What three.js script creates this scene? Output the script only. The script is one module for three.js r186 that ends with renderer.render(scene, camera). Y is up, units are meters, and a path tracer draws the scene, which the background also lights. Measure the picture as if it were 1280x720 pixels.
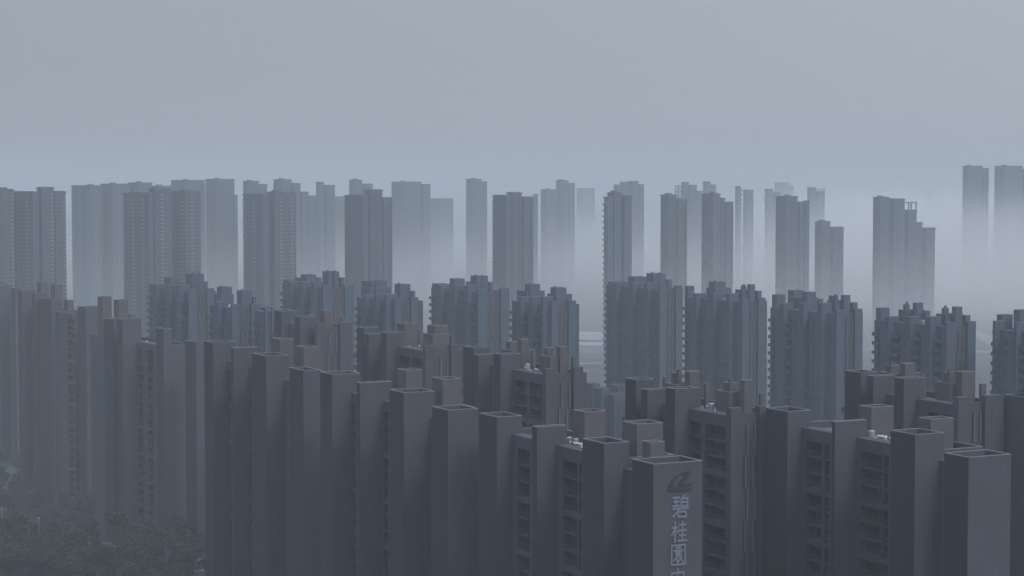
import * as THREE from 'three';
import { mergeGeometries } from 'three/addons/utils/BufferGeometryUtils.js';

// ---------------------------------------------------------------- camera, sky, sun, air, exposure
const scene = new THREE.Scene();
const F = 2490, EYE = 140, TILT = Math.atan(130 / F);            // focal length in photo pixels, camera height, downward tilt
const camera = new THREE.PerspectiveCamera(2 * Math.atan(360 / F) * 180 / Math.PI, 16 / 9, 1, 30000);
camera.position.set(0, EYE, 0);
camera.rotation.x = -TILT;

const sunDir = new THREE.Vector3(0.883, 1.43, 0.469).normalize();
{
  const w = 512, h = 256, d = new Float32Array(w * h * 4);
  for (let j = 0; j < h; j++) for (let i = 0; i < w; i++) {
    const up = ((j + 0.5) / h - 0.5) * Math.PI, a = ((i + 0.5) / w - 0.5) * 2 * Math.PI;
    const x = Math.cos(a) * Math.cos(up), y = Math.sin(up), z = Math.sin(a) * Math.cos(up);
    const c = x * sunDir.x + y * sunDir.y + z * sunDir.z;
    const L = (0.46 + 0.21 * Math.pow(Math.max(0, y), 1.3)) * (0.63 + 1.45 * ((1 + c) / 2) ** 2);   // overcast: brighter overhead, a broad glow round the veiled sun
    const o = (j * w + i) * 4;
    const b = THREE.MathUtils.smoothstep(y, 0.1, 0.9);   // the fog is shallow: bluer air overhead
    d[o] = L * (0.92 - 0.12 * b); d[o + 1] = L; d[o + 2] = L * (1.13 + 0.15 * b); d[o + 3] = 1;
  }
  const t = new THREE.DataTexture(d, w, h, THREE.RGBAFormat, THREE.FloatType);
  t.mapping = THREE.EquirectangularReflectionMapping; t.magFilter = THREE.LinearFilter; t.needsUpdate = true;
  scene.background = t; scene.environment = t;
}
const sun = new THREE.DirectionalLight(0xfff0e0, 1.3);
sun.position.copy(sunDir).multiplyScalar(2500);
sun.shadow.radius = 30; sun.castShadow = true;
Object.assign(sun.shadow.camera, { left: -1800, right: 1800, top: 1800, bottom: -1800, near: 10, far: 6000 });
sun.target.position.set(0, 0, -900);
scene.add(sun, sun.target);
scene.fog = new THREE.FogExp2(new THREE.Color(0.90, 0.96, 1.0), 0.00028);
const EXPOSURE = 1.0;

// ---------------------------------------------------------------- helpers
let seed = 20240;
const rnd = () => { seed = (Math.imul(seed, 1664525) + 1013904223) >>> 0; return seed / 4294967296; };
const rr = (a, b) => a + (b - a) * rnd();
const taken = {};
const numbered = (n) => { const k = taken[n] = (taken[n] ?? -1) + 1; return k ? n + '_' + String(k).padStart(3, '0') : n; };
const cT = Math.cos(TILT), sT = Math.sin(TILT);
function ray(px, py) {                                            // direction of a photo pixel: x right, y up, d away
  const x = px - 640, y = 360 - py;
  return { x, y: y * cT - F * sT, d: F * cT + y * sT };
}
function level(px, py, h) { const r = ray(px, py), k = (h - EYE) / r.y; return { x: r.x * k, d: r.d * k, h }; }
function online(px, py, P, w) {                                   // pixel ray against the upright plane through P along w
  const r = ray(px, py), det = r.x * -w.d + r.d * w.x;
  const k = (P.x * -w.d + P.d * w.x) / det;
  return { x: r.x * k, d: r.d * k, h: EYE + r.y * k };
}

function noiseTexture(size, draw) {
  const data = new Uint8Array(size * size * 4);
  for (let j = 0; j < size; j++) for (let i = 0; i < size; i++) {
    const v = draw(i / size, j / size), o = (j * size + i) * 4;
    data[o] = data[o + 1] = data[o + 2] = Math.max(0, Math.min(255, v * 255)); data[o + 3] = 255;
  }
  const t = new THREE.DataTexture(data, size, size);
  t.wrapS = t.wrapT = THREE.RepeatWrapping; t.magFilter = THREE.LinearFilter; t.minFilter = THREE.LinearMipmapLinearFilter;
  t.generateMipmaps = true; t.needsUpdate = true;
  return t;
}
const lattice = Array.from({ length: 4096 }, () => rnd());
function vnoise(x, y, p) {                                        // value noise that tiles with period p
  const xi = Math.floor(x), yi = Math.floor(y), fx = x - xi, fy = y - yi, s = fx * fx * (3 - 2 * fx), t = fy * fy * (3 - 2 * fy);
  const g = (a, b) => lattice[((((a % p) + p) % p) * 61 + (((b % p) + p) % p) * 17 + p * 7) & 4095];
  return (g(xi, yi) * (1 - s) + g(xi + 1, yi) * s) * (1 - t) + (g(xi, yi + 1) * (1 - s) + g(xi + 1, yi + 1) * s) * t;
}
const fbm = (u, v, p) => 0.5 * vnoise(u * p, v * p, p) + 0.3 * vnoise(u * p * 2, v * p * 2, p * 2) + 0.2 * vnoise(u * p * 4, v * p * 4, p * 4);
// weathered render: patches plus thin rain streaks
const renderTex = noiseTexture(512, (u, v) => 0.80 + 0.16 * (fbm(u, v, 6) - 0.5) + 0.12 * (vnoise(u * 64, v * 3, 64) - 0.5) + 0.06 * (vnoise(u * 128, v * 128, 128) - 0.5) + 0.08);
const roofTex = noiseTexture(256, (u, v) => 0.75 + 0.4 * (fbm(u, v, 8) - 0.5) + 0.1 * (vnoise(u * 64, v * 64, 64) - 0.5));
const groundTex = noiseTexture(512, (u, v) => 0.6 + 0.7 * (fbm(u, v, 12) - 0.5) + 0.2 * (vnoise(u * 90, v * 90, 90) - 0.5));
const scaled = (t, m) => { const c = t.clone(); c.repeat.set(1 / m, 1 / m); c.needsUpdate = true; return c; };
const renderMap = scaled(renderTex, 14), roofMap = scaled(roofTex, 9), groundMap = scaled(groundTex, 420);
const std = (r, g, b, rough, extra = {}) => new THREE.MeshStandardMaterial({ color: new THREE.Color().setRGB(r, g, b), roughness: rough, metalness: 0, ...extra });
const M = {
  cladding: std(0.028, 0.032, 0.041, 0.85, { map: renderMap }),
  wall: std(0.064, 0.070, 0.090, 0.9, { map: renderMap, bumpMap: renderMap, bumpScale: 0.01 }),
  wallB: std(0.064, 0.07, 0.089, 0.9, { map: renderMap }),
  brown: std(0.098, 0.092, 0.105, 0.9, { map: renderMap }),
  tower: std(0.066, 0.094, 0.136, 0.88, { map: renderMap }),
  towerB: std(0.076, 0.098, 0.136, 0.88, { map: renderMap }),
  trim: std(0.18, 0.195, 0.22, 0.85),
  pale: std(0.125, 0.138, 0.165, 0.85, { map: renderMap }),
  coping: std(0.15, 0.155, 0.175, 0.8),
  roof: std(0.12, 0.12, 0.13, 0.95, { map: roofMap }),
  glass: std(0.032, 0.038, 0.05, 0.35),
  frame: std(0.075, 0.08, 0.095, 0.6),
  rail: std(0.085, 0.09, 0.105, 0.5),
  metal: std(0.42, 0.42, 0.43, 0.45, { metalness: 0.6 }),
  tank: std(0.55, 0.55, 0.56, 0.5),
  letter: std(0.15, 0.168, 0.215, 0.6),
  logo: std(0.02, 0.024, 0.028, 0.6),
  ground: std(0.065, 0.075, 0.08, 1, { map: groundMap }),
  road: std(0.11, 0.11, 0.115, 0.95),
  paleRoad: std(0.17, 0.17, 0.17, 0.95),
  shed: std(0.27, 0.28, 0.30, 0.7),
  bark: std(0.07, 0.055, 0.045, 1),
  leaf: std(0.034, 0.044, 0.036, 0.9, { side: THREE.DoubleSide }),
  white: std(0.42, 0.42, 0.43, 0.7),
};
function boxGeo(w, h, d, ou = 0, ov = 0) {                        // a box whose texture coordinates are metres
  const g = new THREE.BoxGeometry(w, h, d), uv = g.attributes.uv, dims = [[d, h], [d, h], [w, d], [w, d], [w, h], [w, h]];
  for (let i = 0; i < uv.count; i++) { const [a, b] = dims[i >> 2]; uv.setXY(i, uv.getX(i) * a + ou + (i >> 2) * 3.7, uv.getY(i) * b + ov); }
  return g;
}
function mesh(name, geo, mat, parent, stuff) {
  const m = new THREE.Mesh(geo, mat);
  m.name = name; m.castShadow = m.receiveShadow = true;
  if (stuff) m.userData.kind = 'stuff';
  parent.add(m);
  return m;
}
// every building has its own axes: t runs along the pale end walls (to the right and away), s along the long left-hand facades (to the left and away)
function frame(name, label, category, group, theta, O) {
  const g = new THREE.Group();
  g.name = numbered(name); g.position.set(O.x, 0, -O.d); g.rotation.y = theta;
  g.userData = { label, category };
  if (group) g.userData.group = group;
  scene.add(g);
  const u = { x: Math.cos(theta), d: Math.sin(theta) }, v = { x: -Math.sin(theta), d: Math.cos(theta) };
  const st = (P) => ({ t: (P.x - O.x) * u.x + (P.d - O.d) * u.d, s: (P.x - O.x) * v.x + (P.d - O.d) * v.d, h: P.h });
  const at = (t, s) => ({ x: O.x + t * u.x + s * v.x, d: O.d + t * u.d + s * v.d });
  return { g, u, v, st, at, theta, O };
}
function box(fr, name, t0, t1, y0, y1, s0, s1, mat, parent) {
  const m = mesh(name, boxGeo(t1 - t0, y1 - y0, s1 - s0, rr(0, 40), rr(0, 40)), mat, parent ?? fr.g);
  m.position.set((t0 + t1) / 2, (y0 + y1) / 2, -(s0 + s1) / 2);
  if (parent && parent !== fr.g) m.position.sub(parent.position);
  return m;
}
// a roof edge: four low walls with a coping that stands 3 cm proud, round a sunken roof
function parapet(fr, t0, t1, s0, s1, y, hgt = 1.1, th = 0.25, mat = M.wall, cap = M.coping) {
  const geos = [], caps = [];
  const add = (list, a, b, c, d, e, f) => { const g = boxGeo(b - a, d - c, f - e); g.translate((a + b) / 2, (c + d) / 2, -(e + f) / 2); list.push(g); };
  for (const [a, b, c, d] of [[t0, t1, s0, s0 + th], [t0, t1, s1 - th, s1], [t0, t0 + th, s0 + th, s1 - th], [t1 - th, t1, s0 + th, s1 - th]]) {
    add(geos, a, b, y, y + hgt, c, d);
    const side = c > s0 + th / 2 && d < s1 - th / 2;
    add(caps, a - 0.03, b + 0.03, y + hgt, y + hgt + 0.1, side ? c + 0.03 : c - 0.03, side ? d - 0.03 : d + 0.03);
  }
  const p = mesh('parapet', mergeGeometries(geos), mat, fr.g);
  mesh('coping', mergeGeometries(caps), cap, p);
  return p;
}
// px = [left end of the left face, the corner, right end of the right face]; the corner stands on the upright plane given by s or t
function solve(fr, px, y, on) {
  const P = on.h !== undefined ? level(px[1], y, on.h) : on.s !== undefined ? online(px[1], y, fr.at(0, on.s), fr.u) : online(px[1], y, fr.at(on.t ?? 0, 0), fr.v);
  const c = fr.st(P);
  const a = fr.st(online(px[0], y, P, fr.v)).s - c.s, b = fr.st(online(px[2], y, P, fr.u)).t - c.t;
  return { t0: c.t, t1: c.t + Math.max(b, 0.6), s0: c.s, s1: c.s + Math.max(a, 0.6), h: P.h };
}
function tallBox(fr, name, q, base, mat, rim = true) {            // a wing or a roof house with a sunken roof
  const top = rim ? q.h - 1.1 : q.h;
  const m = box(fr, name, q.t0, q.t1, base, top, q.s0, q.s1, mat);
  if (rim) parapet(fr, q.t0, q.t1, q.s0, q.s1, top, 1.0, 0.25, mat);
  return m;
}
// dark painted cladding on the left-hand face of a wing, 5 cm proud, with a pale margin of wall round it
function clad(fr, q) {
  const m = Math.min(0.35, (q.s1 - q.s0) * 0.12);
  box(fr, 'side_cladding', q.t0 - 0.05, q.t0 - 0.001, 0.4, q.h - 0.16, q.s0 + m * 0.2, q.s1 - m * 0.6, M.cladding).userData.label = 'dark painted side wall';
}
const FLOOR = 2.9;
// rows of windows on the two faces one sees of a block, too far off to pick apart: one part
function windowRows(fr, q, y0, y1, opt = {}) {
  const glass = [], slabs = [], { step = 3.3, w = 1.5, h = 1.45, balcony = true, face = 'both' } = opt;
  const put = (list, t, y, s, a, b, c) => { const g = new THREE.BoxGeometry(a, b, c); g.deleteAttribute('uv'); g.translate(t, y, -s); list.push(g); };
  for (const f of face === 'both' ? ['left', 'end'] : [face]) {
    const a0 = f === 'left' ? q.s0 : q.t0, a1 = f === 'left' ? q.s1 : q.t1, n = Math.max(1, Math.floor((a1 - a0 - 1) / step));
    for (let k = 0; k < n; k++) {
      const c = a0 + (a1 - a0) * (k + 0.5) / n, deep = balcony && n > 1 && k % 3 === (f === 'left' ? n - 1 : 1) % 3;
      for (let y = y1 - FLOOR; y > y0; y -= FLOOR) {
        const ww = deep ? w * 1.35 : w, hh = deep ? h * 1.35 : h;
        if (f === 'left') put(glass, q.t0 - 0.01, y + 1.5, c, 0.1, hh, ww); else put(glass, c, y + 1.5, q.s0 - 0.01, ww, hh, 0.1);
        if (deep) {
          if (f === 'left') { put(slabs, q.t0 - 0.6, y + 0.2, c, 1.2, 0.16, step * 0.92); put(slabs, q.t0 - 1.17, y + 0.78, c, 0.06, 1.0, step * 0.92); }
          else { put(slabs, c, y + 0.2, q.s0 - 0.6, step * 0.92, 0.16, 1.2); put(slabs, c, y + 0.78, q.s0 - 1.17, step * 0.92, 1.0, 0.06); }
        } else if (f === 'end') put(slabs, c, y + 0.62, q.s0 - 0.2, ww + 0.5, 0.12, 0.4);
      }
    }
  }
  if (glass.length) mesh('window_rows', mergeGeometries(glass), M.glass, fr.g, true);
  if (slabs.length) mesh('balcony_rows', mergeGeometries(slabs), opt.slabMat ?? M.towerB, fr.g, true);
}
// shared pieces of the near balconies
const unitBox = new THREE.BoxGeometry(1, 1, 1);
const frameGeo = mergeGeometries([[-0.48, 0, 0.04, 1], [0.48, 0, 0.04, 1], [0, 0, 0.03, 0.92], [0, 0.48, 0.92, 0.04], [0, -0.48, 0.92, 0.04]].map(([x, y, w, h]) => { const g = new THREE.BoxGeometry(0.1, h, w); g.translate(0, y, x); return g; }));
const railGeo = (() => { const l = []; for (let k = 0; k < 15; k++) { const g = new THREE.BoxGeometry(0.03, 0.92, 0.012); g.translate(0, 0, -0.49 + 0.07 * k); l.push(g); } const r = new THREE.BoxGeometry(0.06, 0.05, 1); r.translate(0, 0.485, 0); l.push(r); const r2 = new THREE.BoxGeometry(0.04, 0.04, 1); r2.translate(0, -0.44, 0); l.push(r2); return mergeGeometries(l); })();
// a recessed stack of balconies: a deep beam every third floor, thin slabs, railings and glazed doors between
function bay(fr, s0, s1, t, y1, y0, depth = 1.6) {
  const c = (s0 + s1) / 2, w = s1 - s0;
  let y = y1 - 2.2, k = 0;
  box(fr, 'roof_beam', t, t + depth, y, y1, s0, s1, M.wall);
  while (y > y0) {
    const low = y - 2.8;
    if (k % 3 === 2) box(fr, 'beam', t, t + depth, low - 0.6, low + 0.4, s0, s1, M.wall);
    else box(fr, 'balcony_slab', t + 0.12, t + depth, low - 0.08, low + 0.1, s0, s1, M.wallB);
    const foot = k % 3 === 2 ? low + 0.4 : low + 0.1;
    const rl = mesh('railing', railGeo, M.rail, fr.g); rl.scale.set(1, 1, w - 0.04); rl.position.set(t + 0.25, foot + 0.5, -c);
    const n = w > 4.5 ? 2 : 1;
    for (let j = 0; j < n; j++) {
      const ww = (w - 0.6) / n - 0.2, hh = Math.min(2.1, y - foot - 0.25), cc = s0 + 0.3 + (j + 0.5) * (w - 0.6) / n;
      const f = mesh('window', frameGeo, M.frame, fr.g); f.scale.set(1, hh, ww); f.position.set(t + depth - 0.06, foot + hh / 2 + 0.02, -cc);
      const p = mesh('pane', unitBox, M.glass, f); p.scale.set(0.03, 0.94, 0.94); p.position.x = 0.03;
    }
    y = k % 3 === 2 ? low - 0.6 : low - 0.08;
    k++;
  }
  return y;
}
// roof clutter: tanks on legs, vents, pipes, cooling units
const tankGeo = mergeGeometries([new THREE.CylinderGeometry(0.6, 0.6, 1.5, 14).translate(0, 1.15, 0), new THREE.SphereGeometry(0.6, 14, 6, 0, 6.3, 0, 1.57).scale(1, 0.35, 1).translate(0, 1.9, 0), ...[[-0.4, -0.4], [0.4, -0.4], [-0.4, 0.4], [0.4, 0.4]].map(([a, b]) => new THREE.CylinderGeometry(0.04, 0.04, 0.5, 6).translate(a, 0.25, b))].map((g) => g.index ? g.toNonIndexed() : g));
const ventGeo = mergeGeometries([new THREE.CylinderGeometry(0.16, 0.16, 1.1, 10).translate(0, 0.55, 0), new THREE.SphereGeometry(0.3, 10, 7).translate(0, 1.2, 0)].map((g) => g.index ? g.toNonIndexed() : g));
const coolGeo = mergeGeometries([new THREE.BoxGeometry(0.9, 0.75, 0.4).translate(0, 0.5, 0), new THREE.CylinderGeometry(0.28, 0.28, 0.04, 14).rotateX(Math.PI / 2).translate(-0.15, 0.5, 0.22), new THREE.BoxGeometry(0.06, 0.14, 0.4).translate(-0.35, 0.06, 0), new THREE.BoxGeometry(0.06, 0.14, 0.4).translate(0.35, 0.06, 0)].map((g) => g.toNonIndexed()));
const heaterGeo = mergeGeometries([new THREE.BoxGeometry(1.5, 0.07, 1.5).rotateX(0.7).translate(0, 0.75, 0), new THREE.CylinderGeometry(0.24, 0.24, 1.7, 12).rotateZ(Math.PI / 2).translate(0, 1.42, -0.6), new THREE.BoxGeometry(0.06, 1.3, 0.06).translate(-0.6, 0.65, -0.55), new THREE.BoxGeometry(0.06, 1.3, 0.06).translate(0.6, 0.65, -0.55)].map((g) => g.toNonIndexed()));
function clutter(fr, t0, t1, s0, s1, y, n) {
  const kinds = [['water_tank', tankGeo, M.metal], ['roof_vent', ventGeo, M.metal], ['cooling_unit', coolGeo, M.white], ['water_heater', heaterGeo, M.tank], ['roof_vent', ventGeo, M.tank]];
  for (let i = 0; i < n; i++) {
    const [nm, g, m] = kinds[Math.floor(rnd() * kinds.length)], o = mesh(nm, g, m, fr.g);
    o.position.set(rr(t0 + 0.8, t1 - 0.8), y, -rr(s0 + 0.8, s1 - 0.8)); o.rotation.y = rr(-0.4, 0.4) + (rnd() < 0.5 ? 1.57 : 0);
  }
  const pipe = mesh('roof_pipe', new THREE.CylinderGeometry(0.09, 0.09, Math.max(2, s1 - s0 - 2), 8).rotateX(Math.PI / 2), M.metal, fr.g);
  pipe.position.set((t0 + t1) / 2 + 0.6, y + 0.25, -(s0 + s1) / 2);
}
const ROOF = 100;
const TH = 27 * Math.PI / 180;
const report = [];

// ---------------------------------------------------------------- ground, roads
{
  const g = mesh('ground', new THREE.PlaneGeometry(15000, 15000, 1, 1), M.ground, scene);
  const uv = g.geometry.attributes.uv; for (let i = 0; i < uv.count; i++) uv.setXY(i, uv.getX(i) * 15000, uv.getY(i) * 15000);
  g.rotation.x = -Math.PI / 2; g.position.set(0, 0, -6900); g.userData.kind = 'structure';
  const strip = (name, pts, w, mat, y) => {                        // a road along photo pixels on the ground
    const p = pts.map(([a, b]) => level(a, b, 0)), pos = [], idx = [];
    p.forEach((q, i) => {
      const n = p[Math.min(i + 1, p.length - 1)], o = p[Math.max(i - 1, 0)], dx = n.x - o.x, dd = n.d - o.d, l = Math.hypot(dx, dd);
      pos.push(q.x - dd / l * w / 2, y, -(q.d + dx / l * w / 2), q.x + dd / l * w / 2, y, -(q.d - dx / l * w / 2));
      if (i) idx.push(i * 2 - 2, i * 2 - 1, i * 2, i * 2, i * 2 - 1, i * 2 + 1);
    });
    const geo = new THREE.BufferGeometry(); geo.setAttribute('position', new THREE.Float32BufferAttribute(pos, 3)); geo.setIndex(idx); geo.computeVertexNormals();
    const m = mesh(numbered(name), geo, mat, scene); m.userData.kind = 'structure';
  };
  strip('road', [[1060, 437], [1140, 436], [1260, 441], [1330, 446]], 16, M.paleRoad, 0.05);
  strip('road', [[1200, 408], [1225, 418], [1245, 430], [1275, 455]], 14, M.paleRoad, 0.06);
  strip('road', [[680, 457], [720, 455], [780, 452], [830, 450]], 12, M.paleRoad, 0.05);
  strip('road', [[690, 470], [740, 462], [790, 468]], 10, M.road, 0.055);
}

// ---------------------------------------------------------------- near blocks: wings in front of a long facade with recessed balconies
const visibleFoot = (fr, t, s) => { const P = fr.at(t, s), X = P.x, D = P.d; const py = (h) => { const y = (h - EYE), z = D; const cy = y * cT + z * sT, cz = z * cT - y * sT; return 360 - F * cy / cz; }; let h = 100; while (h > 0 && py(h) < 735) h -= 2; return Math.max(0, h); };
function house(fr, x0, x1, y, t, base, mat = M.brown, rim = true) {
  let q;
  for (let k = 0; k < 6; k++) { q = solve(fr, [x0, x0 + 0.36 * (x1 - x0), x1], y, { t: t + k * 0.9 }); if (q.s0 > 1.9) break; }
  q.s1 = Math.min(q.s1, q.s0 + 9);
  if (q.h < base + 0.6) q.h = base + 0.6;
  report.push([fr.g.name, 'house', x0, q]);
  tallBox(fr, 'roof_house', q, base, mat, rim);
  return q;
}
function nearBlock({ name = 'apartment_block', label, anchor, wings, bays, houses, n = 8, S = [0, 24.5, 45, 61], H = ROOF, theta = TH }) {
  const O = level(wings[0][0][1], wings[0][1], H);
  const fr = frame(name, label, 'apartment block', 'near apartment blocks', theta, O);
  const q = wings.map(([px, y], i) => solve(fr, px, y, { s: S[i] }));
  q.forEach((k, i) => report.push([fr.g.name, 'wing' + i, wings[i][0][1], k]));
  const tf = q[2].t1, deck = H - 4.2, back = tf + 11;
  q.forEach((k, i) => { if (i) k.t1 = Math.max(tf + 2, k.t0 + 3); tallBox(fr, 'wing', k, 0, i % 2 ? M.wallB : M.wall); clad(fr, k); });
  // link behind the first wing, then the main block
  const tl = fr.st(online(wings[0][0][0] + 3, wings[1][1], fr.at(0, q[1].s0), fr.u)).t;
  box(fr, 'link_wall', q[0].t1 - 1.6, q[0].t1 + 2.6, 0, deck - 0.4, q[0].s1, 13, M.wallB);
  if (tf + 4.8 > tl) box(fr, 'link_wall', Math.min(tl, tf + 1), tf + 5, 0, deck - 0.2, 13, q[1].s0 + 1.2, M.wallB);
  let s0 = q[1].s0 + 1.2, s1 = q[3].s1 - 1;
  for (const [x0, x1, y, dt = 4.2] of houses) s1 = Math.max(s1, solve(fr, [x0, x0 + 0.36 * (x1 - x0), x1], y, { t: tf + dt }).s1 + 0.6);
  box(fr, 'wall', tf + 1.6, back, 0, deck, s0, s1, M.wallB);
  box(fr, 'roof', tf + 1.9, back - 0.3, deck, deck + 0.06, s0 + 0.3, s1 - 0.3, M.roof);
  parapet(fr, tf + 1.6, back, s0, s1, deck + 0.06, 1.14, 0.28);
  // recessed balconies and the piers between them
  const spans = [];
  for (const [xa, xb, y] of bays) {
    const b0 = fr.st(online(xb, y, fr.at(tf, 0), fr.v)).s, b1 = fr.st(online(xa, y, fr.at(tf, 0), fr.v)).s;
    const foot = Math.max(0, visibleFoot(fr, tf, b0) - 9), low = bay(fr, b0, b1, tf, deck + 1.2, foot);
    spans.push([b0, b1, low]);
  }
  spans.sort((a, b) => a[0] - b[0]);
  let s = q[1].s1;
  for (const [b0, b1, low] of spans) {
    if (b0 > s + 0.05) box(fr, 'pier', tf, tf + 1.6, 0, deck + 1.2, s, b0, M.wall);
    box(fr, 'lower_wall', tf + 0.02, tf + 1.6, 0, low, b0, b1, M.wallB);
    s = b1;
  }
  if (s < q[3].s0 - 0.05) box(fr, 'pier', tf, tf + 1.6, 0, deck + 1.2, s, q[3].s0, M.wall);
  clutter(fr, tf + 2.2, tf + 6, s0 + 8, s1 - 8, deck + 0.06, n);
  for (const [x0, x1, y, dt = 4.2] of houses) house(fr, x0, x1, y, tf + dt, deck);
  return { fr, q, tf, deck };
}
const A = nearBlock({
  label: 'dark apartment block with tall balcony stacks and blank wing walls, near the lettered block', wings: [[[1180, 1211, 1264], 571.5], [[1113, 1144.3, 1178], 543], [[1040, 1044, 1071], 527], [[957.5, 984.6, 1003.3], 514.2]],
  bays: [[1076, 1103, 552], [1105, 1111, 555], [1007, 1028, 535], [1031, 1037, 538]], houses: [[1074, 1117, 509], [1148, 1192, 524, 5]], n: 26,
});
const Bk = nearBlock({
  label: 'apartment block with a dark emblem and vertical Chinese lettering on its blank end wall', wings: [[[790, 817, 878], 580], [[728, 755, 790], 554], [[665, 671.7, 694.7], 533.7], [[599.4, 621.2, 639.3], 521.1]],
  bays: [[704, 722, 562], [724, 727, 565], [647, 662.5, 546]], houses: [[716, 757, 515], [778, 829, 530, 5], [803, 831, 553, 2.6]], n: 28,
});
const Ck = nearBlock({
  label: 'apartment block whose long row of wings stands directly behind the lettered block', wings: [[[540, 560, 598], 512.5], [[486.7, 504.7, 539], 490.8], [[446, 450, 478], 478.5], [[400, 415, 431.7], 468]],
  bays: [[479, 485, 496], [436.5, 444, 482]], houses: [[496, 528, 463], [540, 577, 474, 5]], n: 24,
});
const Dk = nearBlock({
  label: 'apartment block with two reddish brown roof houses, fourth from the right-hand end of the near rows', wings: [[[361.7, 379.2, 400], 463], [[315, 332.5, 361.7], 445], [[289, 291.7, 312], 434.7], [[255, 265.8, 289], 428]],
  bays: [[309, 314, 447], [282, 288, 436]], houses: [[340, 367, 424], [369, 398, 434, 5]], n: 9,
});
Dk.fr.g.userData.label = 'apartment block with two reddish roof houses side by side, between grey wings';
const Ek = nearBlock({
  label: 'apartment block with twin roof houses close together, beside the block rising from the trees', wings: [[[231, 245, 262], 427.5], [[195, 204, 231], 411], [[146, 153, 170], 399], [[130, 142, 148], 399]],
  bays: [[171, 178, 404], [184, 191, 408]], houses: [[122, 139.5, 371], [142, 160, 375], [160, 169, 393, 6]], n: 6, S: [0, 24.5, 47, 58], H: 89, theta: TH + 0.16,
});
const Fk = nearBlock({
  label: 'tallest looking dark apartment block of the left-hand rows, its foot among trees', wings: [[[97, 107, 129], 384], [[48, 64, 82], 374], [[40, 43, 52], 366], [[22, 27, 48], 363]],
  bays: [[84, 90, 378]], houses: [[46, 61, 352.5], [63, 78.5, 355.5], [80, 92, 375, 6]], n: 4, S: [0, 24.5, 40, 52], H: 89, theta: TH + 0.16,
});
Fk.fr.g.userData.label = 'dark apartment block with notched twin roof houses, its foot among the trees';
const Gk = nearBlock({
  label: 'dark apartment block cut off by the picture edge, next to the block standing among trees', wings: [[[14, 19, 27], 360], [[-6, 0, 19], 357], [[-20, -16, -6], 354], [[-40, -34, -22], 352]],
  bays: [[-14, -8, 356]], houses: [[-8, 9, 354]], n: 2, S: [0, 24, 45, 61], H: 89, theta: TH + 0.1,
});
Gk.fr.g.userData.label = 'dark apartment block farthest along the row that ends beside the trees';

// lettering and emblem on the blank end wall of that block
{
  const { fr, q } = Bk, w = q[0];
  const place = (x, y) => { const P = online(x, y, fr.at(0, w.s0), fr.u); const c = fr.st(P); return { t: c.t, h: P.h }; };
  const pen = (segs, th) => mergeGeometries(segs.map(([x0, y0, x1, y1]) => {
    const l = Math.hypot(x1 - x0, y1 - y0) + th * 0.8, g = new THREE.BoxGeometry(l, th, 14);
    g.rotateZ(Math.atan2(y1 - y0, x1 - x0)); g.translate((x0 + x1) / 2, (y0 + y1) / 2, rr(0, 1)); return g;
  }));
  const rect = (a, b, c, d) => [[a, b, c, b], [c, b, c, d], [c, d, a, d], [a, d, a, b]];
  const chars = [
    [[...[92, 74, 54].map((y, i) => [6 + (i === 1 ? 3 : 0), y, 42, y]), [24, 92, 24, 54], [72, 100, 63, 88], ...rect(54, 52, 92, 86), [54, 69, 92, 69], [6, 41, 96, 41], [46, 41, 8, 6], ...rect(36, 3, 84, 26)], 848.5 + 1.5, 619.5, 646.7],
    [[[4, 72, 43, 72], [24, 99, 24, 0], [23, 66, 4, 34], [25, 64, 43, 44], [52, 84, 92, 84], [72, 99, 72, 54], [46, 55, 97, 55], [54, 31, 91, 31], [72, 54, 72, 5], [44, 4, 99, 4]], 848.2, 652, 677],
    [[...rect(7, 2, 93, 98), [34, 85, 66, 85], [50, 92, 50, 71], [22, 71, 78, 71], ...rect(35, 50, 65, 61), [50, 50, 22, 22], [42, 35, 42, 14], [42, 14, 56, 22], [54, 44, 79, 14], [72, 40, 60, 30]], 847.3, 681, 706],
    [[...rect(12, 36, 88, 80), [50, 100, 50, 0]], 846.5, 711, 736],
  ];
  for (const [segs, cx, ya, yb] of chars) {
    const top = place(cx, ya), foot = place(cx, yb), hgt = top.h - foot.h, wid = hgt * 0.9;
    const m = mesh('sign_character', pen(segs, 10), M.letter, fr.g);
    m.scale.set(wid / 100, hgt / 100, 0.01); m.position.set(top.t - wid / 2, foot.h, -(w.s0) + 0.09);
  }
  // emblem: two brush-like sweeps
  const tl = place(834, 591), br = place(865, 613), hgt = tl.h - br.h, wid = br.t - tl.t;
  const sweep = (pts) => { const s = new THREE.Shape(); s.moveTo(...pts[0]); for (let i = 1; i < pts.length; i++) s.quadraticCurveTo(...pts[i]); s.closePath(); return new THREE.ExtrudeGeometry(s, { depth: 10, bevelEnabled: false, curveSegments: 10 }); };
  const emblem = mergeGeometries([
    sweep([[2, 12], [0, 40, 20, 66], [30, 80, 42, 84], [22, 52, 24, 24], [40, 14, 96, 14], [96, 6, 94, 2], [40, -2, 12, 2], [4, 4, 2, 12]]),
    sweep([[46, 88], [70, 104, 98, 98], [86, 70, 60, 44], [78, 40, 98, 40], [98, 32, 94, 26], [60, 22, 40, 28], [40, 34, 44, 40], [62, 60, 74, 82], [60, 84, 46, 88]]),
  ]);
  const m = mesh('sign_emblem', emblem, M.logo, fr.g);
  m.scale.set(wid / 100, hgt / 100, 0.012); m.position.set(tl.t, br.h, -(w.s0) + 0.005);
}

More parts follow.
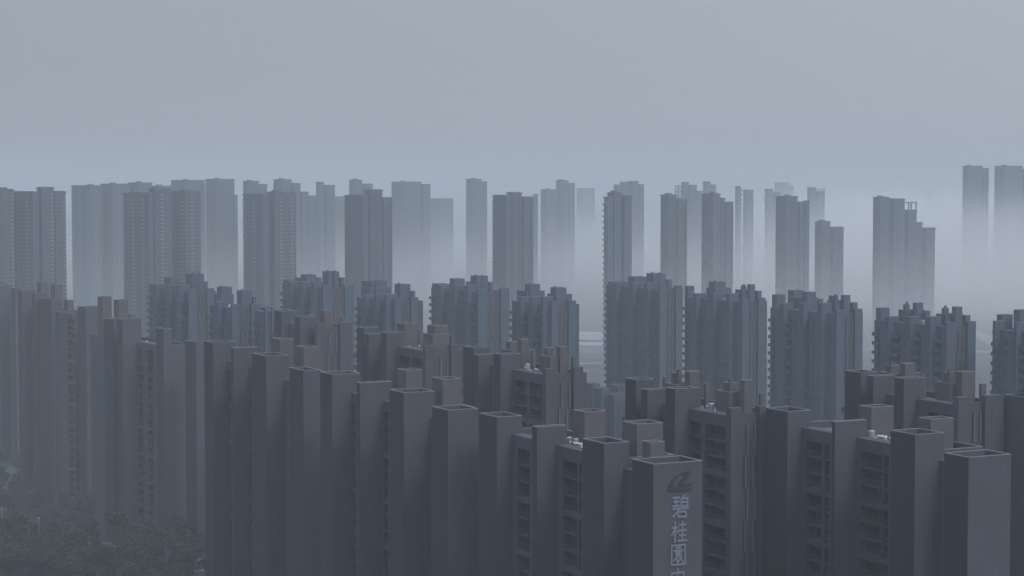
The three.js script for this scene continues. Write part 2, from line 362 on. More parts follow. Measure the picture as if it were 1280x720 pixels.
// ---------------------------------------------------------------- blocks of the second rows: striped end wall, balcony bays, stepped wings
function midBlock({ label, group = 'apartment blocks behind the near rows', gable, recess, bays = [], wings = [], houses, left, n = 6, h = ROOF, deep = 11, mat = M.wall, rows = true, houseMat = M.brown }) {
  const O = level(gable[0], gable[2], h);
  const fr = frame('apartment_block', label, 'apartment block', group, TH, O);
  const W = fr.st(online(gable[1], gable[2], O, fr.u)).t, deck = h - 2.6;
  const L = left ? fr.st(online(left, gable[2], O, fr.v)).s : 34;
  report.push([fr.g.name, 'mid', gable[0], { W, L, d: O.d, x: O.x }]);
  const ta = fr.st(online(recess[0], gable[2], O, fr.u)).t, tb = fr.st(online(recess[1], gable[2], O, fr.u)).t;
  box(fr, 'end_pier', 0, ta, 0, h, 0, 1.6, mat);
  box(fr, 'end_pier', tb, W, 0, h, 0, 1.6, mat);
  box(fr, 'end_wall', ta + 0.01, tb - 0.01, 0, h - 1.2, 1.0, 1.59, M.wallB);
  // upright ribs in the recess, shifted every second storey
  for (let y = h - 3.2, k = 0; y > Math.max(8, visibleFoot(fr, 0, 0) - 8); y -= FLOOR * 2, k++)
    for (const f of k % 2 ? [0.3, 0.72] : [0.42, 0.84]) { const c = ta + (tb - ta) * f; box(fr, 'rib', c - 0.14, c + 0.14, y - FLOOR * 2 + 0.15, y, 0.55, 0.995, M.pale); }
  box(fr, 'wall', 1.6, Math.max(W, deep), 0, deck, 1.61, L, M.wallB);
  box(fr, 'roof', 1.9, Math.max(W, deep) - 0.3, deck, deck + 0.06, 2, L - 0.3, M.roof);
  parapet(fr, 1.6, Math.max(W, deep), 1.61, L, deck + 0.06, 1.1, 0.28);
  const spans = [];
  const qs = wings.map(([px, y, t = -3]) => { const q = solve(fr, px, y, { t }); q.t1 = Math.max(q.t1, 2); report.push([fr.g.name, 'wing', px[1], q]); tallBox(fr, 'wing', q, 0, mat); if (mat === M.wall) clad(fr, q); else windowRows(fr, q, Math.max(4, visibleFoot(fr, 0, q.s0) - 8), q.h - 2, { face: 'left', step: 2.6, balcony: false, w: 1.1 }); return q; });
  for (const [xa, xb, y] of bays) {
    const b0 = fr.st(online(xb, y, O, fr.v)).s, b1 = fr.st(online(xa, y, O, fr.v)).s;
    const foot = Math.max(0, visibleFoot(fr, 0, b0) - 6), low = bay(fr, Math.max(b0, 1.7), b1, 0, deck + 1.16, foot);
    spans.push([Math.max(b0, 1.7), b1, low]);
  }
  spans.sort((a, b) => a[0] - b[0]);
  let s = 1.61;
  for (const [b0, b1, low] of spans) {
    if (b0 > s + 0.05) box(fr, 'pier', 0.01, 1.6, 0, deck + 1.16, s, b0, mat);
    box(fr, 'lower_wall', 0.03, 1.6, 0, low, b0, b1, M.wallB);
    s = b1;
  }
  if (s < L - 0.1) {
    box(fr, 'pier', 0.01, 1.6, 0, deck + 1.16, s, L, mat);
    if (rows) windowRows(fr, { t0: 0.01, t1: 1.6, s0: s, s1: L, h }, Math.max(4, visibleFoot(fr, 0, s) - 8), deck - 1, { face: 'left', step: 3.1 });
  }
  clutter(fr, 2.4, 6, 4, L - 2, deck + 0.06, n);
  for (const [x0, x1, y, t = 3.4, m] of houses) house(fr, x0, x1, y, t, deck, m ?? houseMat, x1 - x0 > 8);
  return fr;
}
midBlock({
  label: 'apartment block with two stepped brown roof houses, behind the block with the brightest balcony beams', gable: [1198, 1254, 497], recess: [1213, 1232], left: 1057, wings: [[[1118, 1130, 1152], 473], [[1084, 1092, 1118], 470], [[1056.5, 1076, 1086], 465.5, -2]],
  bays: [[1160, 1176, 492], [1178, 1195, 495]], houses: [[1099, 1150, 467, 3], [1107, 1126, 457, 4.5], [1112.5, 1116, 453, 4.6], [1125, 1144, 454.5, 4.2], [1150, 1158, 469, 6], [1169, 1219, 479, 3], [1179.5, 1193.5, 465.5, 4.5], [1185.5, 1188.5, 462.5, 4.6], [1194, 1219, 465, 4.2], [1224, 1233, 480, 6]], n: 10,
}).g.userData.label = 'striped apartment block with stepped roof houses, behind the block with tall balcony stacks';
midBlock({
  label: 'striped apartment block with stepped roof houses, just behind the lettered block', gable: [914, 957, 510.5], recess: [928, 950], left: 782, wings: [[[832, 844, 861], 486], [[801.5, 809.6, 832], 487], [[781.7, 795, 801.5], 474.5, -2]],
  bays: [[846, 876, 506], [881, 912, 509]], houses: [[831, 876, 481, 3], [839, 852, 466, 4.5], [847, 850, 462, 4.6], [855.7, 874.6, 464.5, 4.2], [880, 887, 480, 6], [829.5, 832, 471, 5], [895, 941, 490, 3], [904, 921, 478.5, 4.5], [911.5, 914.5, 474, 4.6], [925, 941, 475.5, 4.2], [948.5, 955.5, 492, 6]], n: 10,
});
midBlock({
  label: 'striped apartment block with stepped roof houses, below the gap showing white sheds', gable: [682.5, 729, 461], recess: [694, 717.5], left: 579, wings: [[[617, 626, 640], 443], [[592.5, 598, 617], 443.5], [[579, 591.7, 600], 434.5, -2]],
  bays: [[642, 658, 456], [662, 680, 459]], houses: [[626.7, 668, 438.5, 3], [632.5, 647, 427, 4.5], [647, 661, 424, 4.2], [664, 670, 438, 6], [675, 710, 446, 3], [680, 693, 435, 4.5], [695, 710, 433.5, 4.2], [714, 720, 446.5, 6]], n: 8,
});
midBlock({
  label: 'apartment block with striped end wall, directly left of the gap-side striped block', gable: [531.7, 574, 432], recess: [544, 564], left: 446, wings: [[[476, 483, 497], 416], [[456.7, 461, 476], 417.5], [[446, 455, 461], 410, -2]],
  bays: [[499, 512, 428], [515, 530, 430]], houses: [[496, 522, 404.5, 4], [522, 528, 412, 6], [529, 562, 418, 3], [534, 560, 407.5, 4.2], [562, 567.5, 419, 6]], n: 8,
}).userData;
midBlock({
  label: 'striped apartment block half hidden behind the reddish roof houses', gable: [396, 441, 404], recess: [405, 425], left: 342, wings: [[[368, 375, 392], 396], [[343, 352, 368], 389, -2]],
  bays: [[378, 394, 401]], houses: [[384, 396, 393, 3], [400, 416, 388.5, 4.2], [425, 432, 397, 6]], n: 6,
});

// ---------------------------------------------------------------- the hazier rows behind: pairs of slabs, each with a striped end wall
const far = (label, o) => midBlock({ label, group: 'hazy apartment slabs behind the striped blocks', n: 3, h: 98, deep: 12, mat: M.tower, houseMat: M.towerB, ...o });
const wingSet = (x0, x1, y, dy = 0) => [0.12, 0.42, 0.7].map((f, i) => { const w = x1 - x0, a = x0 + w * f; return [[a, a + w * 0.07, a + w * 0.17], y - dy * i * 0.4, -2.2]; });
far('hazy slab with the tallest roof house of the leftmost group, small gap from its neighbour', { gable: [236, 268, 361], recess: [246, 259], left: 186, wings: wingSet(186, 236, 356), houses: [[186, 206, 355, 1], [205, 226, 347, 3], [226, 232, 353, 5], [232, 255, 342.5, 4], [240, 243, 340, 4.5], [247, 250, 340.5, 4.5], [255, 260, 352, 6]] })
  .g.userData.label = 'hazy slab with a tall notched roof house, over the row of wings near the trees';
far('hazy slab with two roof houses of equal size', { gable: [290, 325, 380.5], recess: [299, 314], left: 262, wings: [[[268, 272, 284], 377, -2]], houses: [[268, 292, 368, 3], [271, 290, 359, 4], [275, 277.5, 357, 4.5], [296, 315, 363.5, 4], [301, 303.5, 361.5, 4.4], [315, 320, 371, 6]] })
  .g.userData.label = 'hazy slab with two equal roof houses, next to a taller notched roof';
far('low hazy slab', { gable: [332, 343, 385], recess: [335, 340], left: 318, wings: [], houses: [[326, 342, 384, 2]] })
  .g.userData.label = 'low plain hazy slab between two groups of roof houses';
far('hazy slab with notched roof house', { gable: [404, 442, 356.5], recess: [415, 431], left: 353, wings: wingSet(353, 404, 352), houses: [[354, 370, 350, 1], [369, 377, 347, 2], [376, 395, 343.5, 3], [395, 402, 347, 5], [403, 424, 339.5, 4], [408, 411, 337.5, 4.4], [417, 420, 338, 4.4], [424, 431, 347, 6]] })
  .g.userData.label = 'hazy slab with the highest notched roof, behind the reddish roof houses';
far('hazy slab with wide flat roof house', { gable: [494, 523, 372.5], recess: [502, 514], left: 446, wings: wingSet(448, 494, 368), houses: [[448, 489, 359.5, 3], [452, 484, 352, 4], [469.5, 471, 349, 5], [493, 513, 355.5, 4], [497, 500, 353.5, 4.4], [513, 519, 363.5, 6]] })
  .g.userData.label = 'hazy slab with a wide flat roof house carrying a thin mast';
far('hazy slab left', { gable: [598, 637, 361], recess: [609, 626], left: 539, wings: wingSet(540, 598, 357), houses: [[540, 562, 355, 1], [562, 581, 348.5, 3], [582, 588, 352, 5], [588, 610, 345, 4], [593, 596, 343, 4.4], [602, 605, 344, 4.4], [610, 617, 352.5, 6]] })
  .g.userData.label = 'hazy slab with one notched roof house, its pale end wall meeting a lower slab';
far('hazy slab right', { gable: [690, 720, 376.5], recess: [698, 711], left: 640, wings: wingSet(642, 690, 371), houses: [[646, 681, 364, 3], [656, 675, 355.5, 4], [660, 663, 353.5, 4.4], [684, 715, 368, 3], [688, 708, 359.5, 4], [692, 695, 357.5, 4.4]] })
  .g.userData.label = 'hazy slab with two roof houses, its edge bounding the gap that shows white sheds';
far('hazy slab balconies', { gable: [825, 853, 357.5], recess: [833, 845], left: 758, wings: wingSet(758, 825, 354), houses: [[760, 786, 352.5, 1], [785, 808, 346, 3], [808, 832, 342, 4], [814, 817, 340, 4.4], [823, 826, 340.5, 4.4], [832, 840, 349.5, 6]] })
  .g.userData.label = 'broad hazy slab across the gap from the white sheds, balconies along its edge';
far('hazy slab 4b', { gable: [928, 957, 373], recess: [936, 948], left: 856, wings: wingSet(857, 928, 367), houses: [[856, 868, 357.5, 1], [883, 914, 360, 3], [886, 907, 352.5, 4], [892, 895, 350.5, 4.4], [919, 944, 362.5, 3], [926, 933, 357, 4], [929, 930.5, 355, 4.5], [934, 944, 355.5, 4.2], [944, 952, 363.5, 6]] })
  .g.userData.label = 'hazy slab with two roof houses, separated by a thin bright slit from a broader slab';
far('hazy slab 5', { gable: [1046, 1078, 387], recess: [1055, 1069], left: 963, wings: wingSet(964, 1046, 379), houses: [[965, 982, 368.5, 1], [985, 1005, 363, 8], [1003, 1020, 365, 4], [987, 1022, 372, 3], [1022, 1029, 373.5, 6], [1034, 1063, 376, 3], [1036, 1048, 369.5, 4], [1044, 1045.5, 367.5, 4.5], [1051, 1063, 369, 4.2], [1063, 1072, 378, 6]] })
  .g.userData.label = 'hazy slab with a row of three small roof boxes, second from the stepped tower';
far('hazy slab 6', { gable: [1184, 1220, 403], recess: [1195, 1210], left: 1093, wings: wingSet(1094, 1184, 396), houses: [[1095, 1112, 385, 1], [1123, 1156, 388, 3], [1129, 1137, 380.5, 4], [1133, 1134.6, 377, 4.5], [1141, 1154, 378.5, 4.2], [1154, 1163, 388.5, 6], [1170, 1204, 393, 3], [1177, 1186, 385, 4], [1181, 1182.6, 382, 4.5], [1190, 1203, 383.5, 4.2], [1204, 1213, 394, 6]] })
  .g.userData.label = 'hazy slab with two thin roof masts, standing before the stepped tower';
far('hazy slab 7', { gable: [1290, 1325, 410], recess: [1300, 1315], left: 1241, wings: [[[1241, 1244, 1250], 401, -2], [[1268, 1271, 1280], 403, -2]], houses: [[1246, 1266, 393.5, 2], [1267, 1290, 387.5, 3]] })
  .g.userData.label = 'hazy slab cut off by the right edge of the photograph';
{
  // a dark wing wall of a block that the picture edge cuts off
  const O = level(1300, 499, ROOF), fr = frame('apartment_block', 'dark blank walled block at the picture edge beside the striped end wall', 'apartment block', 'apartment blocks behind the near rows', TH, O);
  const q = solve(fr, [1255, 1300, 1350], 499, { h: ROOF });
  tallBox(fr, 'wall', q, 0, M.wall);
  windowRows(fr, q, 30, ROOF - 4, { face: 'end' });
  const q2 = { t0: q.t0 + 3, t1: q.t1 - 1, s0: q.s0 + 3, s1: q.s0 + 8, h: ROOF + 3 };
  tallBox(fr, 'roof_house', q2, ROOF - 1, M.brown);
}
{
  const O = level(752, 492, 58), fr = frame('office_block', 'low bluish block in the gap under the white sheds', 'office block', null, TH, O);
  for (const [px, y, t] of [[[742, 752, 762], 486, 0], [[733, 741, 750], 480, 5], [[755, 768, 800], 494, 3], [[762, 772, 800], 482, 14]]) { const q = solve(fr, px, y, { t }); q.s1 = q.s0 + Math.min(14, q.s1 - q.s0); report.push(['office', 'x', px[1], q]); tallBox(fr, 'wall', q, 0, M.tower); windowRows(fr, q, 4, q.h - 2); }
}
// ---------------------------------------------------------------- towers beyond, standing in the fog
function tower(label, D, deg, blocks, opt = {}) {
  const r = ray(blocks[0][1], blocks[0][3]), k = D / r.d, th = deg * Math.PI / 180;
  const fr = frame(opt.name ?? 'tower', label, opt.category ?? 'tower', opt.group ?? 'high towers in the fog', th, { x: r.x * k, d: D });
  blocks.forEach(([a, b, c, y, s = 0], i) => {
    const q = solve(fr, [a, b, c], y, { s: s + i * 0.35 });
    q.s1 = Math.min(q.s1, q.s0 + 30);
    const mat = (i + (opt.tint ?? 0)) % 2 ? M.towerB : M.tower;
    box(fr, 'wall', q.t0, q.t1, 0, q.h - 1.4, q.s0, q.s1, mat);
    const lip = 0.55;
    const c1 = box(fr, 'cornice', q.t0 - lip, q.t1 + lip, q.h - 1.4, q.h - 0.5, q.s0 - lip, q.s1 + lip, M.towerB);
    box(fr, 'roof', q.t0 + 0.4, q.t1 - 0.4, q.h - 0.5, q.h, q.s0 + 0.4, q.s1 - 0.4, M.roof);
    if (q.t1 - q.t0 > 7 && q.s1 - q.s0 > 7 && !opt.plain) box(fr, 'roof_house', q.t0 + 2, q.t0 + 2 + Math.min(5, (q.t1 - q.t0) * 0.45), q.h, q.h + 1.1, q.s0 + 2.5, q.s0 + 6, M.tower);
    const seen = Math.max(6, Math.min(q.h - 40, 45));
    windowRows(fr, q, seen, q.h - 3, { step: opt.step ?? 3.4, w: 1.6, balcony: opt.balcony ?? true, slabMat: opt.trim ? M.trim : M.towerB });
    if (opt.edge && i === 0) {                                     // a stack of balconies that jags the outline
      const l = []; for (let y2 = q.h - 6; y2 > 20; y2 -= FLOOR * 1.5) { const g = new THREE.BoxGeometry(1.6, 1.2, 3); g.translate(q.t0 - 0.8, y2, -(q.s1 - 1.6)); g.deleteAttribute('uv'); l.push(g); }
      mesh('balcony_rows', mergeGeometries(l), M.towerB, fr.g, true);
    }
    if (opt.log) report.push([fr.g.name, 'blk', b, q]);
    report.push(['T ' + D, label.slice(0, 20), b, q]);
    if (opt.frameOn === i) crown(fr, q, opt.frameTop ?? 7, opt.cells ?? 2);
    if (opt.bridge === i) for (let y2 = q.h - 3; y2 > 40; y2 -= FLOOR * 2) box(fr, 'bridge', q.t1, q.t1 + opt.bridgeLength, y2 - 3.4, y2, q.s0 + 1, q.s0 + 4, mat);
  });
  return fr;
}
// an open roof frame: posts and cross beams one sees the sky through
function crown(fr, q, hgt, cells) {
  for (const t of [q.t0, q.t1 - 0.9]) for (const s of [q.s0, Math.min(q.s1, q.s0 + 8) - 0.9]) box(fr, 'crown_post', t, t + 0.9, q.h, q.h + hgt, s, s + 0.9, M.tower);
  for (let k = 1; k <= cells; k++) { const y = q.h + hgt * k / cells; box(fr, 'crown_beam', q.t0 - 0.3, q.t1 + 0.3, y - 0.9 + 0.002, y + 0.03, q.s0 - 0.3, Math.min(q.s1, q.s0 + 8) + 0.3, M.tower); }
}
const back = 'paler towers deep in the fog';
tower('broad dark tower with window grids, cut by the left picture edge', 1450, 50, [[7.6, 41, 48, 239], [46, 52, 67, 233.5, 3], [66, 69, 82, 238.6, 1.5], [-14, 2, 17, 236, 14]], { trim: true });
tower('dark tower with window grid, overlapping the long pale tower group', 1430, 50, [[154, 186, 191, 240.5], [186, 193, 214.5, 235, 3], [214, 231, 250.6, 238.5, 1]], { tint: 1, trim: true });
tower('dark tower in two shafts with a paler tower peeping over each', 1500, 48, [[304, 329, 336, 242], [334, 343, 370, 239.5, 2]], { trim: true });
tower('dark tower with a narrow raised middle, before a pale tower with stepped top', 1500, 46, [[431, 454, 460, 243.5], [456, 463, 478, 236.5, 2], [476, 480, 490, 246.5, 0.5]], { tint: 1 });
tower('lone dark blue tower with a slightly raised middle, open fog on both sides', 1520, 44, [[616, 633, 639, 243.5], [633.6, 641, 652, 240, 1.5], [650, 655, 666.6, 245.5]]);
tower('dark tower with balconies jutting from its edge, before a pale stepped tower', 1480, 42, [[755, 760, 766, 245.5], [759.5, 768, 777, 240, 1.2], [775, 781, 790, 244]], { edge: true, tint: 1 });
tower('narrow dark tower with flat top before a pale pierced crown', 1600, 42, [[826, 836, 845, 243], [843, 848, 859, 248.5, 1]]);
tower('dark tower stepping down on one side, next to the narrow flat topped tower', 1600, 42, [[877.5, 892, 900, 241.5], [898, 901, 906, 247, 1], [904, 908, 916.6, 252]], { tint: 1 });
tower('dark tower with small roof notches, next to a shorter pale blue tower', 1650, 40, [[970, 984, 997, 245], [996, 1000, 1005, 252, 1], [1004, 1007, 1012, 250.5, 0.6]]);
tower('shorter tower with a one step roofline, between two taller towers', 1720, 40, [[1019, 1028, 1038, 276.5], [1037, 1042, 1054.6, 283.5, 1]], { tint: 1 });
tower('wide blue tower whose roof steps down like stairs, with overhanging crowns', 1800, 40, [[1091.6, 1101, 1111.5, 246], [1111, 1118, 1131, 248, 1.2], [1129, 1136, 1146, 262, 2], [1143, 1146, 1153, 277.5, 1.2], [1151, 1158, 1169, 284.5, 0.4]], { frameOn: 2, frameTop: 7, cells: 1 });
tower('very wide pale tower group with flat tops and faint balcony rows', 1950, 50, [[89.5, 112, 126, 231.5], [126, 140, 161, 229.5, 2], [160, 173, 190, 228, 4], [188, 198, 215, 232, 6]], { group: back, trim: true });
tower('pale tower pair with level tops, peeping over the window grid tower', 2150, 50, [[214, 231, 256, 225], [257, 270, 293, 223.5, 3], [290, 293, 297, 243.5]], { group: back, tint: 1 });
tower('pale narrow tower peeping over the left shaft of a two shaft tower', 2150, 48, [[304, 311, 323.5, 226], [322, 325, 334, 230, 2]], { group: back });
tower('pale tower with three descending steps, over the right shaft of a two shaft tower', 2150, 48, [[342, 351, 364.5, 224], [363, 367, 375.5, 228.5, 2], [374, 378, 385.5, 239.5, 1], [384, 387, 396, 244.5]], { group: back, tint: 1 });
tower('pale slim tower with a single small step, free of any darker tower', 2250, 48, [[395, 399, 404.5, 227], [403, 408, 418.6, 231, 2]], { group: back });
tower('faint low tower wedged between a slim tower and a dark one', 2650, 46, [[416, 423, 434, 245.5]], { group: back, plain: true });
tower('pale tower peeping over the dark tower with the raised middle', 2300, 46, [[436.6, 443, 452.5, 224.5], [451, 456, 466, 229.5, 2]], { group: back, tint: 1 });
tower('pale broad tower with slightly domed roofline, fading into white fog', 2500, 46, [[489.5, 503, 526.5, 227], [525, 529, 538, 230, 2]], { group: back });
tower('faint flat tower, lower than the broad tower that it touches', 2950, 46, [[538, 548, 566.5, 248]], { group: back, plain: true });
tower('slim pale tower standing alone with white fog round its foot', 2600, 44, [[582.7, 591, 602, 223.5], [600, 603, 608.7, 226.5, 2]], { group: back });
tower('sliver of a pale tower right beside the lone dark blue tower', 2350, 44, [[666.5, 669, 672.5, 242.5]], { group: back, plain: true });
tower('pale tower in two heights, the taller half slim and flat', 2700, 44, [[676, 684, 696, 236.5], [695, 701, 710.5, 225, 2], [709, 712, 718.6, 228.5, 1]], { group: back, tint: 1 });
tower('barely visible tower fading into the haze, beside the tower of two heights', 4300, 44, [[720.7, 729, 743.6, 235]], { group: back, plain: true, balcony: false });
tower('pale tower with small roof blocks, over the tower with jutting balconies', 2500, 42, [[767, 771, 777, 230.5], [775, 779, 786, 227, 1], [786, 790, 798, 226, 2], [796, 799, 805, 230, 1]], { group: back });
tower('pale tower with an open pierced crown like a ladder', 2450, 42, [[843.6, 847, 852, 246], [852, 855, 861, 227.5, 1], [860, 864, 871, 231, 1.6], [869, 872, 878, 238.5, 0.6]], { group: back, frameOn: 0, frameTop: 14, cells: 2 });
tower('pale slim tower over the dark tower that steps down', 2650, 42, [[878.7, 883, 888, 226.5], [887, 890, 895, 230.5, 1]], { group: back, tint: 1 });
tower('pale tower with a column of small openings down its height', 2450, 42, [[919, 922, 926, 232.5], [929, 933, 942, 237, 1]], { group: back, bridge: 0, bridgeLength: 3.4 });
tower('pale tower half hidden by the dark tower with roof notches', 2600, 42, [[956, 960, 966, 236], [964, 968, 976, 240.5, 1]], { group: back });
tower('barely visible tower peeping over the dark tower with roof notches', 4200, 42, [[968, 977, 987, 228], [986, 988, 992, 232]], { group: back, plain: true, balcony: false });
tower('pale tower with an open flat roof frame, behind the shorter blue tower', 2500, 40, [[1009, 1014, 1020, 234], [1019, 1023, 1031, 239, 1]], { group: back, frameOn: 1, frameTop: 3, cells: 1 });
tower('pale flat topped tower rising highest above the fog, whole within the picture', 2500, 38, [[1203.5, 1212, 1228, 207], [1227, 1230, 1236, 210, 1]], { group: back });
tower('wide pale tower matching the highest one beside it, cut by the picture edge', 2500, 38, [[1243.4, 1256, 1278, 207], [1277, 1283, 1300, 211, 1]], { group: back, tint: 1 });
tower('faintest small tower top above open fog', 4700, 38, [[1155.6, 1160, 1168, 240]], { group: back, plain: true, balcony: false });
tower('low faint block just showing beside the foot of the stair stepped tower', 2500, 40, [[1053, 1066, 1074, 344], [1072, 1077, 1083, 342], [1082, 1086, 1094, 345]], { group: 'low blocks under the fog', plain: true, category: 'low block', name: 'low_block' });
tower('low smudged block in the open fog between slab and edge', 2300, 40, [[1213, 1222, 1236, 362]], { group: 'low blocks under the fog', plain: true, category: 'low block', name: 'low_block' });

// white sheds on the far ground, seen through the gap
function shed(label, x, y, w, l, h, deg) {
  const P = level(x, y, 0), fr = frame('shed', label, 'shed', 'white sheds in the gap', deg * Math.PI / 180, P);
  box(fr, 'wall', -w / 2, w / 2, 0, h, -l / 2, l / 2, M.shed);
  const s = new THREE.Shape(); s.moveTo(-w / 2 - 0.6, 0); s.lineTo(0, w * 0.16); s.lineTo(w / 2 + 0.6, 0); s.closePath();
  const g = new THREE.ExtrudeGeometry(s, { depth: l + 1, bevelEnabled: false }); g.translate(0, 0, -l / 2 - 0.5);
  mesh('roof', g, M.shed, fr.g).position.y = h + 0.003;
  box(fr, 'door', -3, 3, 0.02, h * 0.7, -l / 2 - 0.15, -l / 2 - 0.002, M.frame);
}
shed('white shed with the largest pitched roof, seen through the gap', 728, 436, 24, 46, 9, 60);
shed('small white shed in front of the largest shed, seen through the gap', 740, 440, 14, 26, 6, 72);
shed('narrow white shed behind the largest shed, seen through the gap', 733, 428, 16, 40, 7, 66);

// ---------------------------------------------------------------- trees and small things on the ground at the lower left
function leafCrown(seedN, R, H, n) {
  seed = seedN;
  const pos = [], lumps = [];
  for (let i = 0; i < 14; i++) { const a = rr(0, 6.28), r = R * Math.sqrt(rnd()) * 0.75; lumps.push([Math.cos(a) * r, H * rr(-0.32, 0.42), Math.sin(a) * r, R * rr(0.26, 0.46)]); }
  for (let i = 0; i < n; i++) {
    const [cx, cy, cz, cr] = lumps[Math.floor(rnd() * 14)], th = Math.acos(rr(-1, 1)), ph = rr(0, 6.28), rad = cr * Math.cbrt(rr(0.25, 1));
    const x = cx + Math.sin(th) * Math.cos(ph) * rad, y = cy + Math.cos(th) * rad * 0.8, z = cz + Math.sin(th) * Math.sin(ph) * rad;
    const e1 = new THREE.Vector3(rr(-1, 1), rr(-0.6, 0.6), rr(-1, 1)).normalize().multiplyScalar(rr(0.18, 0.36)), e2 = new THREE.Vector3(rr(-1, 1), rr(-1, 1), rr(-1, 1)).cross(e1).normalize().multiplyScalar(rr(0.12, 0.26));
    const p = (a, b) => [x + a * e1.x + b * e2.x, y + a * e1.y + b * e2.y, z + a * e1.z + b * e2.z];
    pos.push(...p(-1, 0), ...p(0, -1), ...p(1, 0), ...p(-1, 0), ...p(1, 0), ...p(0, 1));
  }
  const g = new THREE.BufferGeometry(); g.setAttribute('position', new THREE.Float32BufferAttribute(pos, 3)); g.computeVertexNormals();
  return g;
}
const trunkGeo = (() => {
  const l = [new THREE.CylinderGeometry(0.16, 0.32, 5, 8).translate(0, 2.5, 0)];
  for (let k = 0; k < 5; k++) l.push(new THREE.CylinderGeometry(0.05, 0.12, 3.4, 6).translate(0, 1.7, 0).rotateZ(0.6 + 0.1 * k).rotateY(k * 1.26).translate(0, 3.6 + 0.35 * k, 0));
  return mergeGeometries(l);
})();
const crowns = [leafCrown(11, 3.6, 5.2, 1500), leafCrown(23, 3.1, 6.2, 1400), leafCrown(37, 4.2, 4.8, 1700)];
// a low wooded rise in front of the left-hand blocks
const riseAt = level(60, 700, 18), riseHeight = (x, d) => 22 * Math.exp(-(((x - riseAt.x) / 120) ** 2 + ((d - riseAt.d) / 75) ** 2));
{
  const g = new THREE.PlaneGeometry(520, 380, 60, 44); g.rotateX(-Math.PI / 2); g.translate(riseAt.x, 0, -riseAt.d);
  const a = g.attributes.position, uv = g.attributes.uv;
  for (let i = 0; i < a.count; i++) { const x = a.getX(i), d = -a.getZ(i); a.setY(i, riseHeight(x, d) - 0.35 + 0.5 * vnoise(x / 9 + 200, d / 9, 64)); uv.setXY(i, x, d); }
  g.computeVertexNormals();
  mesh('hill', g, M.ground, scene).userData.kind = 'structure';
}
const onRise = (px, py) => { let h = 10, P; for (let k = 0; k < 12; k++) { P = level(px, py, h); h = h * 0.4 + 0.6 * riseHeight(P.x, P.d); } return { ...P, h: riseHeight(P.x, P.d) }; };
seed = 99;
const treeSpots = [];
for (let i = 0; i < 900 && treeSpots.length < 104; i++) { const x = rr(-18, 262), y = rr(648, 738); if (y < 668 && x > 150) continue; if (treeSpots.every(([a, b]) => Math.hypot(a - x, (b - y) * 2) > 15)) treeSpots.push([x, y]); }
for (let i = 0; i < 60; i++) { const x = rr(-20, 62), y = rr(592, 652); if (treeSpots.every(([a, b]) => Math.hypot(a - x, (b - y) * 2) > 12)) treeSpots.push([x, y]); }
const treeWords = ['rounded dark tree on the wooded rise below the left-hand blocks', 'tall crowned dark tree on the wooded rise below the blocks', 'spreading dark tree on the wooded rise below the blocks'];
treeWords[0] = 'rounded dark tree on the wooded rise below the blocks';
treeSpots.forEach(([x, y]) => {
  const P = onRise(x, y), k = Math.floor(rnd() * 3), sc = rr(0.85, 1.5), t = new THREE.Group();
  t.name = numbered('tree'); t.position.set(P.x, P.h - 0.3, -P.d); t.rotation.y = rr(0, 6.28); t.scale.setScalar(sc);
  t.userData = { label: treeWords[k], category: 'tree', group: ['rounded trees', 'tall crowned trees', 'spreading trees'][k] + ' on the wooded rise' };
  mesh('trunk', trunkGeo, M.bark, t); mesh('crown', crowns[k], M.leaf, t).position.y = 6.6;
  scene.add(t);
});
const raise = (fr, P) => { fr.g.position.y = P.h; };
{
  const P = onRise(6, 697), fr = frame('pavilion', 'small garden pavilion with a pale pointed roof among the trees', 'pavilion', null, 0.5, P);
  raise(fr, P);
  for (const a of [-2.6, 2.6]) for (const b of [-2.6, 2.6]) box(fr, 'post', a - 0.15, a + 0.15, -0.6, 3.24, b - 0.15, b + 0.15, M.white);
  const r = mesh('roof', new THREE.ConeGeometry(5, 2.4, 4).rotateY(Math.PI / 4), M.shed, fr.g); r.position.y = 4.45;
  box(fr, 'floor', -3.2, 3.2, -0.5, 0.4, -3.2, 3.2, M.paleRoad);
}
for (const [x, y, h, l] of [[36, 697, 9.4, 'slender pale lamp post beside the pavilion'], [49, 694, 11.5, 'taller pale lamp post among the trees'], [3, 690, 14, 'thin tall mast rising behind the pavilion']]) {
  const P = onRise(x, y), fr = frame('lamp_post', l, 'lamp post', 'posts among the trees', 0, P);
  raise(fr, P);
  mesh('pole', new THREE.CylinderGeometry(0.1, 0.17, h + 1, 8).translate(0, h / 2 - 0.5, 0), M.shed, fr.g);
  mesh('lamp_head', new THREE.CylinderGeometry(0.36, 0.22, 0.6, 10).translate(0, h + 0.3, 0), M.shed, fr.g);
}
for (const [x, y, l] of [[143, 662, 'tiny pale kiosk with a sloping roof at the foot of a block'], [248, 712, 'tiny pale kiosk partly hidden by trees beside a tall wing wall']]) {
  const P = onRise(x, y), fr = frame('kiosk', l, 'kiosk', 'pale kiosks among the trees', 0.4, P);
  raise(fr, P);
  box(fr, 'wall', -1.6, 1.6, -0.8, 2.9, -1.4, 1.4, M.white);
  const r = box(fr, 'roof', -2.1, 2.1, 2.95, 3.1, -1.9, 1.9, M.shed); r.rotation.x = 0.06;
  box(fr, 'door', -0.5, 0.5, 0.3, 2.4, -1.46, -1.402, M.frame);
}

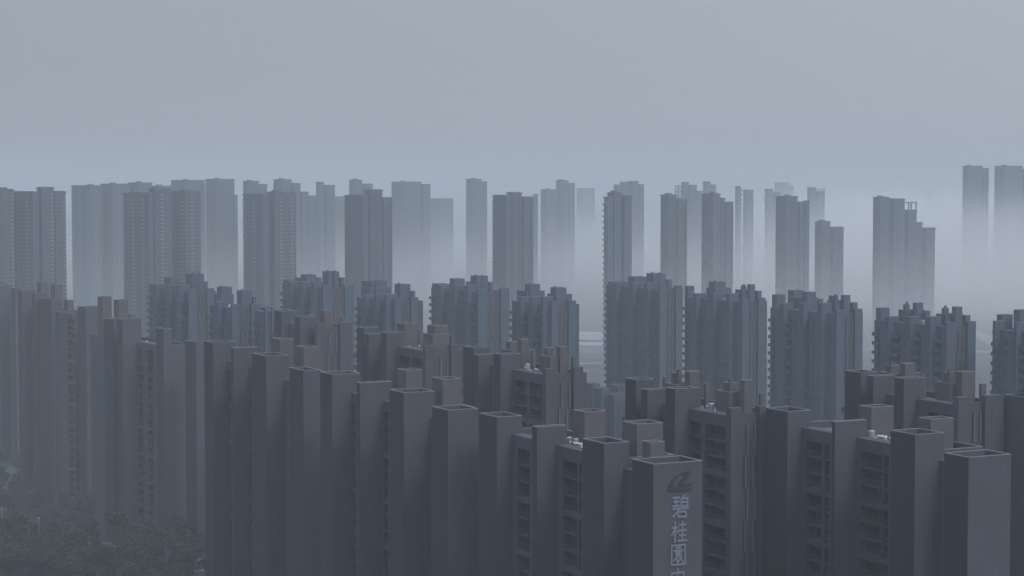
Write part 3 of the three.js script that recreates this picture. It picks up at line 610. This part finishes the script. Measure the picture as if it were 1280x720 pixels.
// ---------------------------------------------------------------- the fog bank: very many tiny drops, denser low down and farther off
{
  seed = 4711;
  const R = 210, cell = 150;
  const soft = (a) => 1 / (1 + Math.exp(a)), ramp = (a, b, v) => { const k = Math.min(1, Math.max(0, (v - a) / (b - a))); return k * k * (3 - 2 * k); };
  const gs = () => (rnd() + rnd() + rnd() - 1.5) / 1.5;
  // one round patch of drops: thins out sideways, and upwards as profile(y) says
  const patch = (n, r, profile) => {
    const pos = [], v = new THREE.Vector3(), q = new THREE.Quaternion();
    for (let i = 0; i < n; i++) {
      let y; do y = 1 + 154 * rnd(); while (rnd() > profile(y));
      const cx = gs() * R, cz = gs() * R;
      q.set(gs(), gs(), gs(), gs()).normalize();
      for (let k = 0; k < 3; k++) { v.set(Math.cos(k * 2.0944) * r, 0, Math.sin(k * 2.0944) * r).applyQuaternion(q); pos.push(cx + v.x, y + v.y, cz + v.z); }
    }
    const g = new THREE.BufferGeometry(); g.setAttribute('position', new THREE.Float32BufferAttribute(pos, 3)); g.computeVertexNormals();
    return g;
  };
  const drops = (r, g, b) => new THREE.MeshPhysicalMaterial({ color: new THREE.Color().setRGB(r, g, b), roughness: 1, transmission: 0.5, thickness: 0, transparent: true, opacity: 0.28, side: THREE.DoubleSide });
  const thickOne = (y) => soft((y - 66) / 17) * (0.5 + 0.5 * Math.min(1, y / 40)), highOne = (y) => soft((y - 112) / 10) * (0.5 + 0.5 * Math.min(1, y / 40));
  const mass = (f) => { let a = 0; for (let y = 1; y < 155; y++) a += f(y); return a; };
  const layers = [
    // how much of the light one metre of this fog takes, by place
    ['fog_bank', 'low white fog bank lying between the far towers', thickOne, 330000, 0.187, [0.95, 0.945, 0.925], (side, D) => { const start = 1030 - 100 * Math.max(-0.3, Math.min(0.25, side)); return ramp(start, start + 800, D) * (0.5 + 0.8 * ramp(-0.05, 0.2, side)) / 540; }],
    ['fog_bank', 'high white fog bank round the feet of the highest pale towers', highOne, 330000, 0.207, [0.95, 0.945, 0.925], (side, D) => ramp(1850, 2250, D) * ramp(0.1, 0.2, side) / 420],
  ];
  const m4 = new THREE.Matrix4(), p = new THREE.Vector3(), s3 = new THREE.Vector3(1, 1, 1), yq = new THREE.Quaternion(), Y = new THREE.Vector3(0, 1, 0);
  for (const [name, label, profile, n, r, rgb, share] of layers) {
    const cover = n * 1.299 * r * r / 2 * 0.28, tall = mass(profile), spots = [];
    for (let D = 300; D < 3700; D += cell) for (let x = -0.34 * D - 240; x < 0.34 * D + 240; x += cell) {
      const k = Math.floor(share((x + cell / 2) / (D + cell / 2), D + cell / 2) * cell * cell * tall / cover + rnd());
      for (let i = 0; i < k; i++) spots.push([x + cell * rnd(), D + cell * rnd()]);
    }
    const bank = new THREE.InstancedMesh(patch(n, r, profile), drops(...rgb), spots.length);
    bank.name = numbered(name); bank.userData = { kind: 'stuff', label, category: 'fog' };
    spots.forEach(([x, D], i) => { p.set(x, 0, -D); yq.setFromAxisAngle(Y, rnd() * 6.28); m4.compose(p, yq, s3); bank.setMatrixAt(i, m4); });
    report.push(['fog', name, spots.length, {}]);
    scene.add(bank);
  }
}
if (globalThis.SHOW) for (const r of report) console.log(r[0], r[1], r[2], JSON.stringify(r[3], (k, v) => typeof v === 'number' ? +v.toFixed(1) : v));
const renderer = new THREE.WebGLRenderer({ antialias: true });
renderer.shadowMap.enabled = true;
renderer.toneMapping = THREE.LinearToneMapping;
renderer.toneMappingExposure = EXPOSURE;
renderer.render(scene, camera);
